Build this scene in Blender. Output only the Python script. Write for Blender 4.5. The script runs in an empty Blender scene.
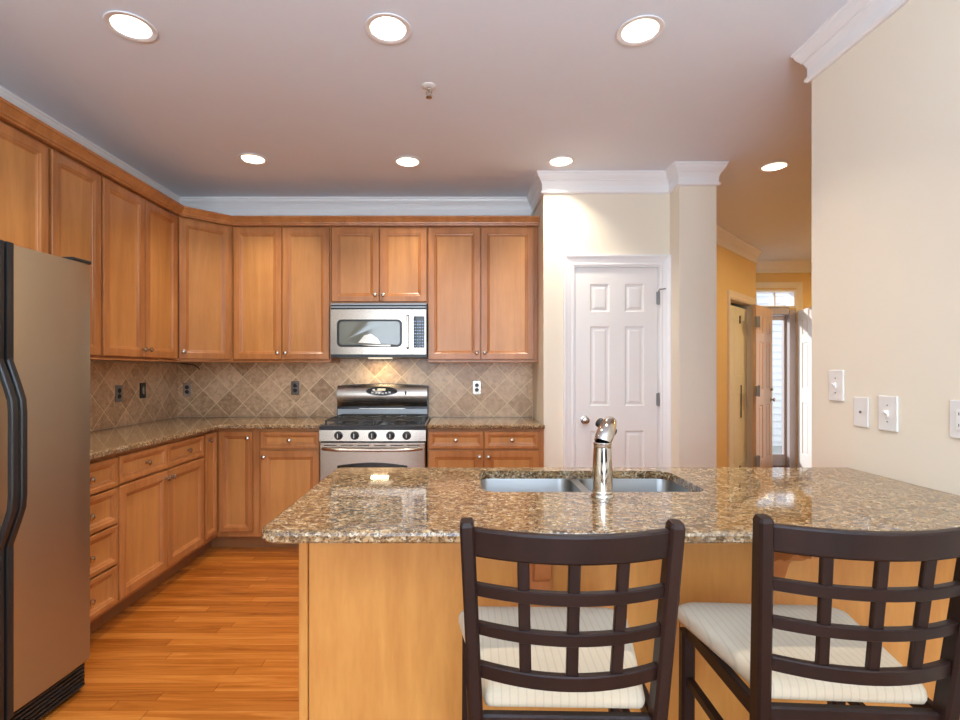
import bpy, bmesh, math, random
from mathutils import Vector, Matrix
from mathutils.geometry import tessellate_polygon
random.seed(7)
SC = bpy.context.scene
COL = SC.collection
R = math.radians

# ------------------------------------------------------------------ camera, world, lights, exposure
cd = bpy.data.cameras.new('camera'); cam = bpy.data.objects.new('camera', cd); COL.objects.link(cam)
cam.location = (0, 0, 1.305); cam.rotation_euler = (R(90), 0, 0)
cd.sensor_width = 36; cd.lens = 510 / 960 * 36; cd.shift_x = 20 / 960; cd.shift_y = 10 / 960
cd.clip_start = 0.05
SC.camera = cam
SC.view_settings.view_transform = 'Standard'; SC.view_settings.look = 'None'
SC.view_settings.gamma = 1; SC.view_settings.use_curve_mapping = False
SC.view_settings.exposure = 0.06
SC.cycles.use_denoising = True
SC.cycles.max_bounces = 8; SC.cycles.diffuse_bounces = 5; SC.cycles.glossy_bounces = 4
SC.cycles.sample_clamp_indirect = 8
SC.cycles.caustics_reflective = False; SC.cycles.caustics_refractive = False

world = bpy.data.worlds.new('sky'); SC.world = world; world.use_nodes = True
wb = world.node_tree.nodes['Background']
wb.inputs[0].default_value = (0.74, 0.86, 1.0, 1); wb.inputs[1].default_value = 1.9

CAN_POWER = 7.2
WINDOW_POWER = 50.0

def area(name, loc, rot, sx, sy, power, color, spread=180, parent=None, shape='RECTANGLE'):
    l = bpy.data.lights.new(name, 'AREA'); l.shape = shape; l.size = sx; l.size_y = sy
    l.energy = power; l.color = color; l.spread = R(spread)
    o = bpy.data.objects.new(name, l); COL.objects.link(o); o.location = loc; o.rotation_euler = rot
    o.parent = parent
    return o
DAY = (0.74, 0.87, 1.0)
area('daylight_rear_window', (-1.25, -2.52, 1.5), (R(90), 0, 0), 1.5, 1.7, WINDOW_POWER, DAY)
area('daylight_rear_door', (0.55, -2.52, 1.35), (R(90), 0, 0), 1.6, 2.1, WINDOW_POWER, DAY)
area('added_ceiling_fill', (0.2, -0.9, 1.75), (R(180), 0, 0), 0.7, 0.7, 124, (0.68, 0.84, 1.0))  # added fill without a lamp, brightens and cools the near ceiling
area('foyer_lamp_light', (4.95, 5.2, 2.6), (0, 0, 0), 0.3, 0.3, 26, (1.0, 0.72, 0.38))
area('hall_lamp_light', (3.4, 4.3, 2.68), (0, 0, 0), 0.16, 0.16, 14, (1.0, 0.74, 0.42))
sl = bpy.data.lights.new('sun', 'SUN'); sl.energy = 4.0; sl.angle = R(0.8); sl.color = (1, 0.97, 0.92)
sun = bpy.data.objects.new('sun', sl); COL.objects.link(sun)
sun.rotation_euler = Vector((0.62, -0.66, -0.30)).to_track_quat('-Z', 'Y').to_euler()

# ------------------------------------------------------------------ node helpers
class NT:
    def __init__(s, name):
        s.m = bpy.data.materials.new(name); s.m.use_nodes = True; s.t = s.m.node_tree
        s.b = s.t.nodes['Principled BSDF']; s.out = s.t.nodes['Material Output']
    def put(s, sock, v):
        if v is None: return
        if isinstance(v, bpy.types.NodeSocket): s.t.links.new(v, sock)
        else:
            try:
                if hasattr(sock.default_value, '__len__') and not hasattr(v, '__len__'): v = [v] * len(sock.default_value)
                if sock.type == 'RGBA' and len(v) == 3: v = (*v, 1)
            except TypeError: pass
            sock.default_value = v
    def math(s, op, a, b=None, c=None):
        n = s.t.nodes.new('ShaderNodeMath'); n.operation = op
        s.put(n.inputs[0], a); s.put(n.inputs[1], b); s.put(n.inputs[2], c); return n.outputs[0]
    def node(s, typ, out=0, props=None, **ins):
        n = s.t.nodes.new(typ)
        for k, v in (props or {}).items(): setattr(n, k, v)
        for k, v in ins.items(): s.put(n.inputs[k.replace('_', ' ')], v)
        return n.outputs[out]
    def obj(s): return s.node('ShaderNodeTexCoord', 'Object')
    def rnd(s): return s.node('ShaderNodeObjectInfo', 'Random')
    def map(s, v, scale=(1, 1, 1), loc=(0, 0, 0)):
        n = s.t.nodes.new('ShaderNodeMapping'); s.put(n.inputs[0], v); s.put(n.inputs['Scale'], scale); s.put(n.inputs['Location'], loc)
        return n.outputs[0]
    def noise(s, v, scale, detail=3, rough=0.5, dist=0, out=0):
        return s.node('ShaderNodeTexNoise', out, Vector=v, Scale=scale, Detail=detail, Roughness=rough, Distortion=dist)
    def ramp(s, f, stops, interp='LINEAR'):
        n = s.t.nodes.new('ShaderNodeValToRGB'); n.color_ramp.interpolation = interp
        while len(n.color_ramp.elements) < len(stops): n.color_ramp.elements.new(0.5)
        for e, (p, c) in zip(n.color_ramp.elements, stops):
            e.position = p; e.color = (*c, 1) if hasattr(c, '__len__') else (c, c, c, 1)
        s.put(n.inputs[0], f); return n.outputs[0]
    def mix(s, f, a, b, mode='MIX'):
        n = s.t.nodes.new('ShaderNodeMix'); n.data_type = 'RGBA'; n.blend_type = mode
        s.put(n.inputs[0], f); s.put(n.inputs[6], a); s.put(n.inputs[7], b); return n.outputs[2]
    def xyz(s, v):
        n = s.t.nodes.new('ShaderNodeSeparateXYZ'); s.put(n.inputs[0], v); return n.outputs
    def comb(s, x, y, z=0):
        return s.node('ShaderNodeCombineXYZ', 0, X=x, Y=y, Z=z)
    def bump(s, h, strength=0.1, dist=0.01):
        o = s.node('ShaderNodeBump', 0, Height=h, Strength=strength, Distance=dist); s.put(s.b.inputs['Normal'], o)
    def set(s, **k):
        for a, v in k.items(): s.put(s.b.inputs[a.replace('_', ' ')], v)
        return s.m

def srgb(r, g, b):
    f = lambda c: (c / 255) / 12.92 if c / 255 <= 0.04045 else ((c / 255 + 0.055) / 1.055) ** 2.4
    return (f(r), f(g), f(b))

def plain(name, col, rough=0.5, metal=0.0, var=0.03, **k):
    n = NT(name); v = n.obj()
    c = n.mix(n.noise(v, 6, 2), tuple(x * (1 - var) for x in col), tuple(min(1, x * (1 + var)) for x in col))
    return n.set(Base_Color=c, Roughness=rough, Metallic=metal, **k)
def emis(name, col, strength):
    n = NT(name); return n.set(Base_Color=(0.5, 0.5, 0.5), Emission_Color=col, Emission_Strength=strength)
def wood(name, light, dark, rough=0.32, grain=(9, 9, 0.7), contrast=1.0, coat=0.10, spec=0.5):
    n = NT(name); v = n.obj(); r = n.rnd()
    off = n.comb(n.math('MULTIPLY', r, 17.0), n.math('MULTIPLY', r, 31.0), n.math('MULTIPLY', r, 11.0))
    vv = n.node('ShaderNodeVectorMath', 0, {'operation': 'ADD'}); nn = vv.node
    n.put(nn.inputs[0], v); n.put(nn.inputs[1], off)
    g = n.map(vv, grain)
    big = n.noise(g, 1.0, 5, 0.55, 1.2)
    fine = n.noise(n.map(vv, tuple(q * 12 for q in grain)), 1.0, 3, 0.6, 0.3)
    blot = n.noise(vv, 3.5, 2)
    f = n.math('ADD', n.math('MULTIPLY', big, 0.55), n.math('ADD', n.math('MULTIPLY', fine, 0.2), n.math('MULTIPLY', blot, 0.25)))
    lo, hi = 0.5 - 0.16 / contrast, 0.5 + 0.16 / contrast
    c = n.ramp(f, [(lo, dark), (hi, light)])
    tone = n.math('ADD', 0.93, n.math('MULTIPLY', r, 0.12))
    c = n.mix(1.0, c, n.comb(tone, tone, tone), 'MULTIPLY')
    n.bump(fine, 0.04, 0.002)
    return n.set(Base_Color=c, Roughness=rough, Coat_Weight=coat, Coat_Roughness=0.2, Specular_IOR_Level=spec)

M = {}
M['ceiling'] = plain('ceiling_paint', (0.76, 0.81, 0.90), 0.9, var=0.01)
M['cream'] = plain('cream_paint', (0.82, 0.755, 0.63), 0.75, var=0.01)
M['yellow'] = plain('yellow_paint', (0.78, 0.59, 0.28), 0.75, var=0.015)
M['trim'] = plain('white_trim', (0.84, 0.84, 0.85), 0.35, var=0.01)
M['doorpaint'] = plain('door_paint', (0.83, 0.82, 0.81), 0.35, var=0.01)
M['maple'] = wood('maple', (0.60, 0.282, 0.088), (0.42, 0.175, 0.047))
M['maple_frame'] = wood('maple_frame', (0.52, 0.22, 0.070), (0.34, 0.125, 0.035), contrast=1.2)
M['maple_dark'] = wood('dark_maple', (0.33, 0.14, 0.05), (0.25, 0.10, 0.035))  # darker brown wood of the toe kicks
M['panel'] = wood('peninsula_panel', (0.68, 0.33, 0.085), (0.48, 0.19, 0.04), rough=0.38, grain=(5, 5, 0.8), contrast=1.0)
M['corbel'] = wood('corbel_wood', (0.56, 0.23, 0.08), (0.44, 0.15, 0.05))
M['espresso'] = wood('espresso_wood', (0.024, 0.0095, 0.007), (0.011, 0.0048, 0.004), rough=0.42, coat=0.0, spec=0.28)
M['door_reflection'] = wood('door_floor_reflection', (0.66, 0.46, 0.30), (0.58, 0.38, 0.24), rough=0.3)  # warm floor reflection painted into the door's base colour
M['nickel'] = plain('brushed_nickel', (0.50, 0.46, 0.41), 0.24, 1.0)
M['chrome'] = plain('chrome', (0.66, 0.64, 0.60), 0.07, 1.0)
M['black'] = plain('black_plastic', (0.012, 0.012, 0.013), 0.35)
M['blackgloss'] = plain('black_glass', (0.01, 0.011, 0.012), 0.06)
M['enamel'] = plain('black_enamel', (0.022, 0.025, 0.032), 0.18)
M['iron'] = plain('cast_iron', (0.018, 0.017, 0.016), 0.6)
M['white'] = plain('white_plastic', (0.80, 0.79, 0.77), 0.35)
M['toggle'] = plain('toggle_plastic', (0.9, 0.89, 0.87), 0.3)
M['hole'] = plain('dark_slot', (0.03, 0.028, 0.025), 0.6)
M['closet'] = plain('pale_green_paint', (0.76, 0.76, 0.62), 0.5)
M['grey'] = plain('grey_steel', (0.30, 0.31, 0.32), 0.4, 0.8)
M['taupe'] = plain('taupe_jamb', (0.48, 0.42, 0.42), 0.5)
M['threshold'] = plain('dark_threshold', (0.10, 0.05, 0.04), 0.4)
M['siding'] = plain('white_siding', (0.78, 0.80, 0.84), 0.6)
M['ground'] = plain('outside_ground', (0.35, 0.35, 0.33), 0.9)
M['display'] = emis('clock_display', (1.0, 0.62, 0.15), 0.35)
M['button'] = plain('button_print', (0.62, 0.64, 0.66), 0.4)
M['bluebutton'] = plain('blue_button_print', (0.25, 0.36, 0.62), 0.4)
M['bulb'] = emis('bulb_glow', (1.0, 0.90, 0.72), 9.0)
M['cooklight'] = emis('cooktop_lamp_glow', (1.0, 0.85, 0.6), 0.9)
M['baffle'] = plain('white_baffle', (0.85, 0.83, 0.80), 0.4)

def steel(name, col, rough, sc=(1, 1, 260)):
    n = NT(name); v = n.obj(); f = n.noise(n.map(v, sc), 1, 2)
    rr = n.math('ADD', rough - 0.01, n.math('MULTIPLY', f, 0.02))
    n.bump(f, 0.01, 0.0005)
    return n.set(Base_Color=col, Metallic=1.0, Roughness=rr)
M['steel'] = steel('stainless_steel', (0.43, 0.375, 0.325), 0.27, (2, 2, 320))
M['fridge_steel'] = steel('fridge_stainless', (0.44, 0.395, 0.315), 0.38, (240, 240, 3))
M['sink_steel'] = steel('sink_steel', (0.30, 0.305, 0.31), 0.34, (60, 60, 60))

def make_glass(name, alpha_mix=0.93):
    n = NT(name); g = n.t.nodes.new('ShaderNodeBsdfGlossy'); g.inputs['Roughness'].default_value = 0.02
    t = n.t.nodes.new('ShaderNodeBsdfTransparent'); m = n.t.nodes.new('ShaderNodeMixShader'); m.inputs[0].default_value = 1 - alpha_mix
    n.t.links.new(t.outputs[0], m.inputs[1]); n.t.links.new(g.outputs[0], m.inputs[2]); n.t.links.new(m.outputs[0], n.out.inputs[0])
    return n.m
M['glass'] = make_glass('clear_glass')

def make_granite():
    n = NT('polished_granite'); v = n.obj()
    w = n.noise(v, 22, 3, out=1)
    vv = n.node('ShaderNodeVectorMath', 0, {'operation': 'MULTIPLY_ADD'}); q = vv.node
    n.put(q.inputs[0], w); n.put(q.inputs[1], (0.02, 0.02, 0.02)); n.put(q.inputs[2], v)
    def cell(scale, vec):
        c = n.node('ShaderNodeTexVoronoi', 'Color', Vector=vec, Scale=scale, Randomness=1.0)
        return n.xyz(c)[0]
    drift = n.noise(n.map(v, (3.0, 6.0, 3.0)), 1.0, 4, 0.6, 0.8)
    base = n.ramp(n.noise(vv, 34, 5, 0.65), [(0.30, srgb(96, 74, 52)), (0.44, srgb(156, 122, 86)), (0.58, srgb(196, 164, 120)), (0.75, srgb(160, 122, 82))])
    c1 = cell(125, vv)
    spots = n.ramp(c1, [(0.0, srgb(26, 24, 24)), (0.13, srgb(90, 72, 54)), (0.26, srgb(158, 124, 86)), (0.54, srgb(194, 162, 120)), (0.82, srgb(238, 226, 196))], 'CONSTANT')
    c = n.mix(0.52, base, spots)
    c2 = cell(240, n.map(v, (1, 1, 1), (3.1, 1.7, 5)))
    m2 = n.ramp(c2, [(0.0, 1.0), (0.16, 0.0)], 'CONSTANT')
    vein = n.ramp(n.noise(n.map(v, (22, 60, 40)), 1.0, 5, 0.65, 1.4), [(0.53, 0.0), (0.60, 1.0)])
    c = n.mix(n.math('MULTIPLY', vein, 0.78), c, srgb(74, 54, 42))
    c = n.mix(n.math('MULTIPLY', m2, 0.75), c, srgb(52, 42, 36))
    c = n.mix(n.math('MULTIPLY', n.ramp(drift, [(0.42, 0.0), (0.68, 1.0)]), 0.3), c, srgb(128, 96, 66))
    c = n.mix(1.0, c, (0.80, 0.79, 0.77), 'MULTIPLY')
    return n.set(Base_Color=c, Roughness=0.045, IOR=1.75)
M['granite'] = make_granite()

def make_floor():
    n = NT('oak_strip_floor'); v = n.obj(); x, y, z = n.xyz(v)
    row = n.math('DIVIDE', y, 0.0575); ri = n.math('FLOOR', row)
    rr = n.node('ShaderNodeTexWhiteNoise', 0, {'noise_dimensions': '1D'}, W=ri)
    xs = n.math('ADD', n.math('DIVIDE', x, 1.25), n.math('MULTIPLY', rr, 7.3)); xi = n.math('FLOOR', xs)
    pl = n.node('ShaderNodeTexWhiteNoise', 0, {'noise_dimensions': '2D'}, Vector=n.comb(ri, xi))
    gv = n.comb(n.math('ADD', n.math('MULTIPLY', x, 1.6), n.math('MULTIPLY', pl, 50)), n.math('MULTIPLY', y, 26), pl)
    g = n.noise(gv, 1.0, 6, 0.62, 1.6)
    f = n.math('ADD', n.math('MULTIPLY', pl, 0.24), n.math('MULTIPLY', g, 0.76))
    c = n.ramp(f, [(0.22, srgb(110, 56, 16)), (0.42, srgb(150, 84, 28)), (0.58, srgb(172, 102, 38)), (0.80, srgb(198, 130, 60))])
    fy = n.math('ABSOLUTE', n.math('SUBTRACT', n.math('FRACT', row), 0.5)); gy = n.math('GREATER_THAN', fy, 0.482)
    fx = n.math('ABSOLUTE', n.math('SUBTRACT', n.math('FRACT', xs), 0.5)); gx = n.math('GREATER_THAN', fx, 0.4985)
    gap = n.math('MAXIMUM', gy, gx)
    c = n.mix(n.math('MULTIPLY', gap, 0.55), c, srgb(96, 44, 14))
    n.bump(n.math('SUBTRACT', 1.0, gap), 0.15, 0.001)
    return n.set(Base_Color=c, Roughness=0.26, Coat_Weight=0.3, Coat_Roughness=0.15)
M['floor'] = make_floor()

def make_tile(name, ax, u0, v0, s=0.2213):
    n = NT(name); v = n.obj(); c3 = n.xyz(v); u = n.math('SUBTRACT', c3[ax], u0); w = n.math('SUBTRACT', c3[2], v0)
    a = n.math('DIVIDE', n.math('ADD', u, w), s); b = n.math('DIVIDE', n.math('SUBTRACT', u, w), s)
    def near(t): return n.math('ABSOLUTE', n.math('SUBTRACT', n.math('FRACT', n.math('ADD', t, 0.5)), 0.5))
    d = n.math('MINIMUM', near(a), near(b))
    g = n.ramp(d, [(0.010, 1.0), (0.020, 0.0)])
    tid = n.node('ShaderNodeTexWhiteNoise', 0, {'noise_dimensions': '2D'}, Vector=n.comb(n.math('FLOOR', a), n.math('FLOOR', b)))
    mott = n.noise(v, 22, 6, 0.72, 0.8)
    f = n.math('ADD', n.math('MULTIPLY', tid, 0.22), n.math('MULTIPLY', mott, 0.78))
    c = n.ramp(f, [(0.30, srgb(162, 126, 92)), (0.48, srgb(204, 168, 130)), (0.66, srgb(234, 202, 164))])
    c = n.mix(g, c, srgb(246, 226, 186))
    n.bump(n.math('SUBTRACT', 1.0, g), 0.25, 0.002)
    return n.set(Base_Color=c, Roughness=n.math('ADD', 0.3, n.math('MULTIPLY', g, 0.4)))
M['tile_back'] = make_tile('travertine_tile_back', 0, -2.15, 1.136)
M['tile_left'] = make_tile('travertine_tile_left', 1, 3.388, 1.246)

def make_fabric():
    n = NT('striped_cream_fabric'); v = n.obj(); x, y, z = n.xyz(v)
    f = n.math('ABSOLUTE', n.math('SUBTRACT', n.math('FRACT', n.math('DIVIDE', x, 0.0165)), 0.5))
    st = n.ramp(f, [(0.0, 1.0), (0.05, 0.8), (0.12, 0.0)])
    wv = n.noise(n.map(v, (500, 500, 500)), 1, 2)
    c = n.mix(wv, srgb(200, 185, 160), srgb(216, 203, 180))
    c = n.mix(n.math('MULTIPLY', st, 0.34), c, srgb(162, 150, 134))
    n.bump(wv, 0.15, 0.001)
    return n.set(Base_Color=c, Roughness=0.9)
M['fabric'] = make_fabric()

# ------------------------------------------------------------------ mesh helpers
class MB:
    def __init__(s): s.b = bmesh.new(); s.mi = 0
    def face(s, vs):
        try: f = s.b.faces.new(vs); f.material_index = s.mi; return f
        except ValueError: return None
    def box(s, x0, y0, z0, x1, y1, z1, bev=0.0, mat=None):
        t = bmesh.new(); bmesh.ops.create_cube(t, size=1)
        for v in t.verts: v.co = Vector(((x0 + x1) / 2 + v.co.x * abs(x1 - x0), (y0 + y1) / 2 + v.co.y * abs(y1 - y0), (z0 + z1) / 2 + v.co.z * abs(z1 - z0)))
        if bev: bmesh.ops.bevel(t, geom=t.edges[:], offset=bev, segments=2, profile=0.5, affect='EDGES')
        return s.merge(t, mat)
    def merge(s, t, mat=None):
        mp = {}
        for v in t.verts: mp[v] = s.b.verts.new(mat @ v.co if mat else v.co)
        for f in t.faces:
            g = s.face([mp[v] for v in f.verts])
        t.free(); return s
    def loft(s, rings, cap0=True, cap1=True, closed=True):
        L = [[s.b.verts.new(p) for p in r] for r in rings]
        for a, b in zip(L, L[1:]):
            m = len(a)
            for i in range(m if closed else m - 1):
                j = (i + 1) % m; s.face([a[i], a[j], b[j], b[i]])
        if cap0: s.face(L[0][::-1])
        if cap1: s.face(L[-1])
        return s
    def lathe(s, prof, c=(0, 0, 0), axis='Z', seg=24, cap=True):
        rings = []
        for r, h in prof:
            ring = []
            for i in range(seg):
                a = 2 * math.pi * i / seg; u, w = max(r, 1e-5) * math.cos(a), max(r, 1e-5) * math.sin(a)
                p = {'Z': (u, w, h), 'Y': (u, h, w), 'X': (h, u, w)}[axis]
                ring.append(Vector(p) + Vector(c))
            rings.append(ring)
        return s.loft(rings, cap, cap)
    def tube(s, pts, rad, seg=12, ell=None):
        pts = [Vector(p) for p in pts]; rings = []; n = len(pts)
        rs = rad if hasattr(rad, '__len__') else [rad] * n
        up = Vector((0, 0, 1))
        t0 = (pts[1] - pts[0]).normalized()
        if abs(t0.z) > 0.9: up = Vector((1, 0, 0))
        for i, p in enumerate(pts):
            t = (pts[min(i + 1, n - 1)] - pts[max(i - 1, 0)]).normalized()
            a = t.cross(up).normalized(); b = a.cross(t).normalized(); up = b
            e = ell or (1, 1)
            rings.append([p + a * math.cos(2 * math.pi * k / seg) * rs[i] * e[0] + b * math.sin(2 * math.pi * k / seg) * rs[i] * e[1] for k in range(seg)])
        return s.loft(rings)
    def bar(s, pts, w, h, side=None):
        """rectangular bar through pts; w along side vector, h along the other"""
        pts = [Vector(p) for p in pts]; n = len(pts); rings = []
        ws = w if hasattr(w, '__len__') else [w] * n
        hs = h if hasattr(h, '__len__') else [h] * n
        for i, p in enumerate(pts):
            t = (pts[min(i + 1, n - 1)] - pts[max(i - 1, 0)]).normalized()
            a = Vector(side) if side else Vector((1, 0, 0)); a = (a - t * a.dot(t)).normalized(); b = t.cross(a)
            c = 0.18 * min(ws[i], hs[i]); W, H = ws[i] / 2, hs[i] / 2
            rings.append([p + a * u + b * v for u, v in ((-W + c, -H), (W - c, -H), (W, -H + c), (W, H - c), (W - c, H), (-W + c, H), (-W, H - c), (-W, -H + c))])
        return s.loft(rings)
    def prism(s, poly, z0, z1, holes=()):
        loops = [poly] + list(holes)
        flat = [p for l in loops for p in l]
        tris = tessellate_polygon([[Vector((p[0], p[1], 0)) for p in l] for l in loops])
        top = [s.b.verts.new((p[0], p[1], z1)) for p in flat]; bot = [s.b.verts.new((p[0], p[1], z0)) for p in flat]
        for t in tris:
            s.face([top[i] for i in t]); s.face([bot[i] for i in reversed(t)])
        k = 0
        for l in loops:
            m = len(l)
            for i in range(m):
                j = (i + 1) % m; s.face([bot[k + i], bot[k + j], top[k + j], top[k + i]])
            k += m
        return s
    def build(s, name, mats, parent=None, smooth=None, loc=None, rot=None):
        bmesh.ops.remove_doubles(s.b, verts=s.b.verts[:], dist=1e-6)
        bmesh.ops.recalc_face_normals(s.b, faces=s.b.faces[:])
        me = bpy.data.meshes.new(name); s.b.to_mesh(me); s.b.free()
        for m in (mats if isinstance(mats, (list, tuple)) else [mats]): me.materials.append(M[m] if isinstance(m, str) else m)
        o = bpy.data.objects.new(name, me); COL.objects.link(o); o.parent = parent
        if loc: o.location = loc
        if rot is not None: o.rotation_euler = (0, 0, rot)
        if smooth is not None:
            for p in me.polygons: p.use_smooth = True
            try: me.set_sharp_from_angle(angle=R(smooth))
            except Exception: pass
        return o

def tag(o, label=None, cat=None, group=None, kind=None):
    if label: o['label'] = label
    if cat: o['category'] = cat
    if group: o['group'] = group
    if kind: o['kind'] = kind
    return o
def thing(name, label, cat, loc=(0, 0, 0), rz=0, group=None):
    o = bpy.data.objects.new(name, None); COL.objects.link(o); o.location = loc; o.rotation_euler = (0, 0, rz)
    o.empty_display_size = 0.1
    return tag(o, label, cat, group)
def struct(o, label=None): return tag(o, label, kind='structure')
def sthing(name, loc=(0, 0, 0), rz=0, label=None):
    o = bpy.data.objects.new(name, None); COL.objects.link(o); o.location = loc; o.rotation_euler = (0, 0, rz)
    return struct(o, label)

def offset_poly(poly, d):
    """inset a CCW polygon by d"""
    n = len(poly); out = []
    for i in range(n):
        p0, p1, p2 = (Vector(poly[(i + k - 1) % n][:2]) for k in range(3))
        a = (p1 - p0).normalized(); b = (p2 - p1).normalized()
        na, nb = Vector((-a.y, a.x)), Vector((-b.y, b.x))
        m = (na + nb); m = m / max(1e-6, m.dot(m)) * 2
        out.append(tuple(p1 + m * d))
    return out
def round_poly(pts, radii, seg=6):
    n = len(pts); out = []
    for i in range(n):
        r = radii[i]
        p0, p1, p2 = (Vector(pts[(i + k - 1) % n]) for k in range(3))
        if r <= 0: out.append(tuple(p1)); continue
        a = (p0 - p1).normalized(); b = (p2 - p1).normalized()
        ang = math.acos(max(-1, min(1, a.dot(b)))); t = r / math.tan(ang / 2)
        c = p1 + (a + b).normalized() * (r / math.sin(ang / 2))
        s0 = p1 + a * t - c; s1 = p1 + b * t - c
        A0 = math.atan2(s0.y, s0.x); A1 = math.atan2(s1.y, s1.x); dA = (A1 - A0 + math.pi) % (2 * math.pi) - math.pi
        for k in range(seg + 1):
            q = A0 + dA * k / seg; out.append((c.x + r * math.cos(q), c.y + r * math.sin(q)))
    return out
def circle(cx, cy, r, n=32): return [(cx + r * math.cos(2 * math.pi * i / n), cy + r * math.sin(2 * math.pi * i / n)) for i in range(n)]

def sweep(mb, prof, path, cap=True):
    """prof: list of (out, z); path: XY points; 'out' goes to the right-hand side of the direction"""
    P = [Vector(p) for p in path]; n = len(P); rings = []
    for i in range(n):
        if i == 0: d = (P[1] - P[0]).normalized(); m = Vector((d.y, -d.x))
        elif i == n - 1: d = (P[-1] - P[-2]).normalized(); m = Vector((d.y, -d.x))
        else:
            a = (P[i] - P[i - 1]).normalized(); b = (P[i + 1] - P[i]).normalized()
            na, nb = Vector((a.y, -a.x)), Vector((b.y, -b.x)); m = na + nb; m = m / m.dot(m) * 2
        rings.append([(P[i].x + m.x * o, P[i].y + m.y * o, z) for o, z in prof])
    mb.loft(rings, cap, cap); return mb

# ------------------------------------------------------------------ dimensions
D = 4.28; XL = -2.375; H = 2.74; CT = 0.914
XR, DE = 1.565, 2.27
PX, PD = 0.61, 3.725
C0, C1, CD = 1.533, 1.792, 3.563

# ------------------------------------------------------------------ structure
struct(MB().box(XL - .15, -2.75, -0.1, 5.45, 6.9, 0).build('floor', 'floor'))
LIGHTS = [(-1.372, 2.127), (-0.302, 2.14), (0.76, 2.152), (-1.404, 3.46), (-0.358, 3.505), (0.693, 3.50), (2.21, 3.587)]
struct(MB().prism([(XL - .15, -2.75), (5.45, -2.75), (5.45, 6.9), (XL - .15, 6.9)], H, H + 0.02, [circle(x, y, 0.078) for x, y in LIGHTS]).build('ceiling', 'ceiling'))
struct(MB().box(XL - .15, -2.75, H + 0.2, 5.45, 6.9, H + 0.25).build('ceiling_upper_deck', 'ceiling'))
struct(MB().box(XL - .15, -2.75, 0, XL, D + .15, H).build('wall_left', 'cream'))
struct(MB().box(XL, D, 0, PX + .1, D + .15, H).build('wall_back', 'cream'))
# pantry wall with its doorway, and pilaster
DX0, DX1, DZ = 0.844, 1.446, 2.054
b = MB(); b.box(PX, PD, 0, DX0 - .005, PD + .11, H); b.box(DX1 + .005, PD, 0, C0 + .05, PD + .11, H); b.box(DX0 - .005, PD, DZ + .005, DX1 + .005, PD + .11, H)
struct(b.build('wall_pantry_front', 'cream'))
struct(MB().box(PX, PD + .11, 0, PX + .11, D, H).build('wall_pantry_side', 'cream'))
struct(MB().box(DX0 - .1, PD + .5, 0, C1 - .1, PD + .55, H).build('wall_pantry_rear', 'cream'))
struct(MB().box(C0, CD, 0, C1, PD + .12, H).build('wall_pilaster', 'cream'))
struct(MB().box(C1 - .1, PD + .12, 0, C1, 4.40, H).build('wall_hall_left', 'yellow'))
struct(MB().box(XR, -2.75, 0, XR + .12, DE, H).build('wall_right', 'cream'))
# diagonal hall wall with doorway: local x along the wall from (1.79,4.38)
A0 = Vector((1.79, 4.38)); A1 = Vector((3.58, 6.17)); LA = (A1 - A0).length
ox0 = ((Vector((2.902, 5.492)) - A0).length); ox1 = ((Vector((3.497, 6.087)) - A0).length)
b = MB(); b.box(0, 0, 0, ox0, .11, H); b.box(ox1, 0, 0, LA, .11, H); b.box(ox0, 0, 2.09, ox1, .11, H)
struct(b.build('wall_hall_diagonal', 'yellow', loc=(A0.x, A0.y, 0), rot=R(45)))
b = MB(); sweepprof = None
struct(MB().box(ox0 - .15, .62, 0, ox1 + .0, .68, H).build('wall_closet_rear', 'closet', loc=(A0.x, A0.y, 0), rot=R(45)))
struct(MB().box(ox1 + .001, .111, 0, ox1 + .06, .68, H).build('wall_closet_end', 'closet', loc=(A0.x, A0.y, 0), rot=R(45)))
struct(MB().box(ox0 - .16, .11, 0, ox0 - .10, .62, H).build('wall_closet_side', 'closet', loc=(A0.x, A0.y, 0), rot=R(45)))
struct(MB().box(3.50, 6.17, 0, 3.58, 6.75, H).build('wall_foyer_left', 'yellow'))
ED = 6.75
OX0, OX1, OZ = 3.60, 4.345, 2.10
TX0, TX1, TZ0, TZ1 = 3.66, 4.41, 2.155, 2.335
b = MB(); b.box(3.5, ED, 0, OX0, ED + .14, H); b.box(OX1 + .1, ED, 0, 5.45, ED + .14, H)
TA, TB, TC, TD = TX0 - .0305, TX1 + .0305, TZ0 - .0305, TZ1 + .0305
b.box(OX0, ED, OZ, OX1 + .1, ED + .14, TC); b.box(OX0, ED, TD, OX1 + .1, ED + .14, H); b.box(OX0, ED, TC, TA, ED + .14, TD); b.box(TB, ED, TC, OX1 + .1, ED + .14, TD)
struct(b.build('wall_entry', 'yellow'))
struct(MB().box(5.3, 0.9, 0, 5.45, ED, H).build('wall_hall_right', 'yellow'))
struct(MB().box(XR + .12, 0.9, 0, 5.3, 1.0, H).build('wall_hall_near', 'cream'))
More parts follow.
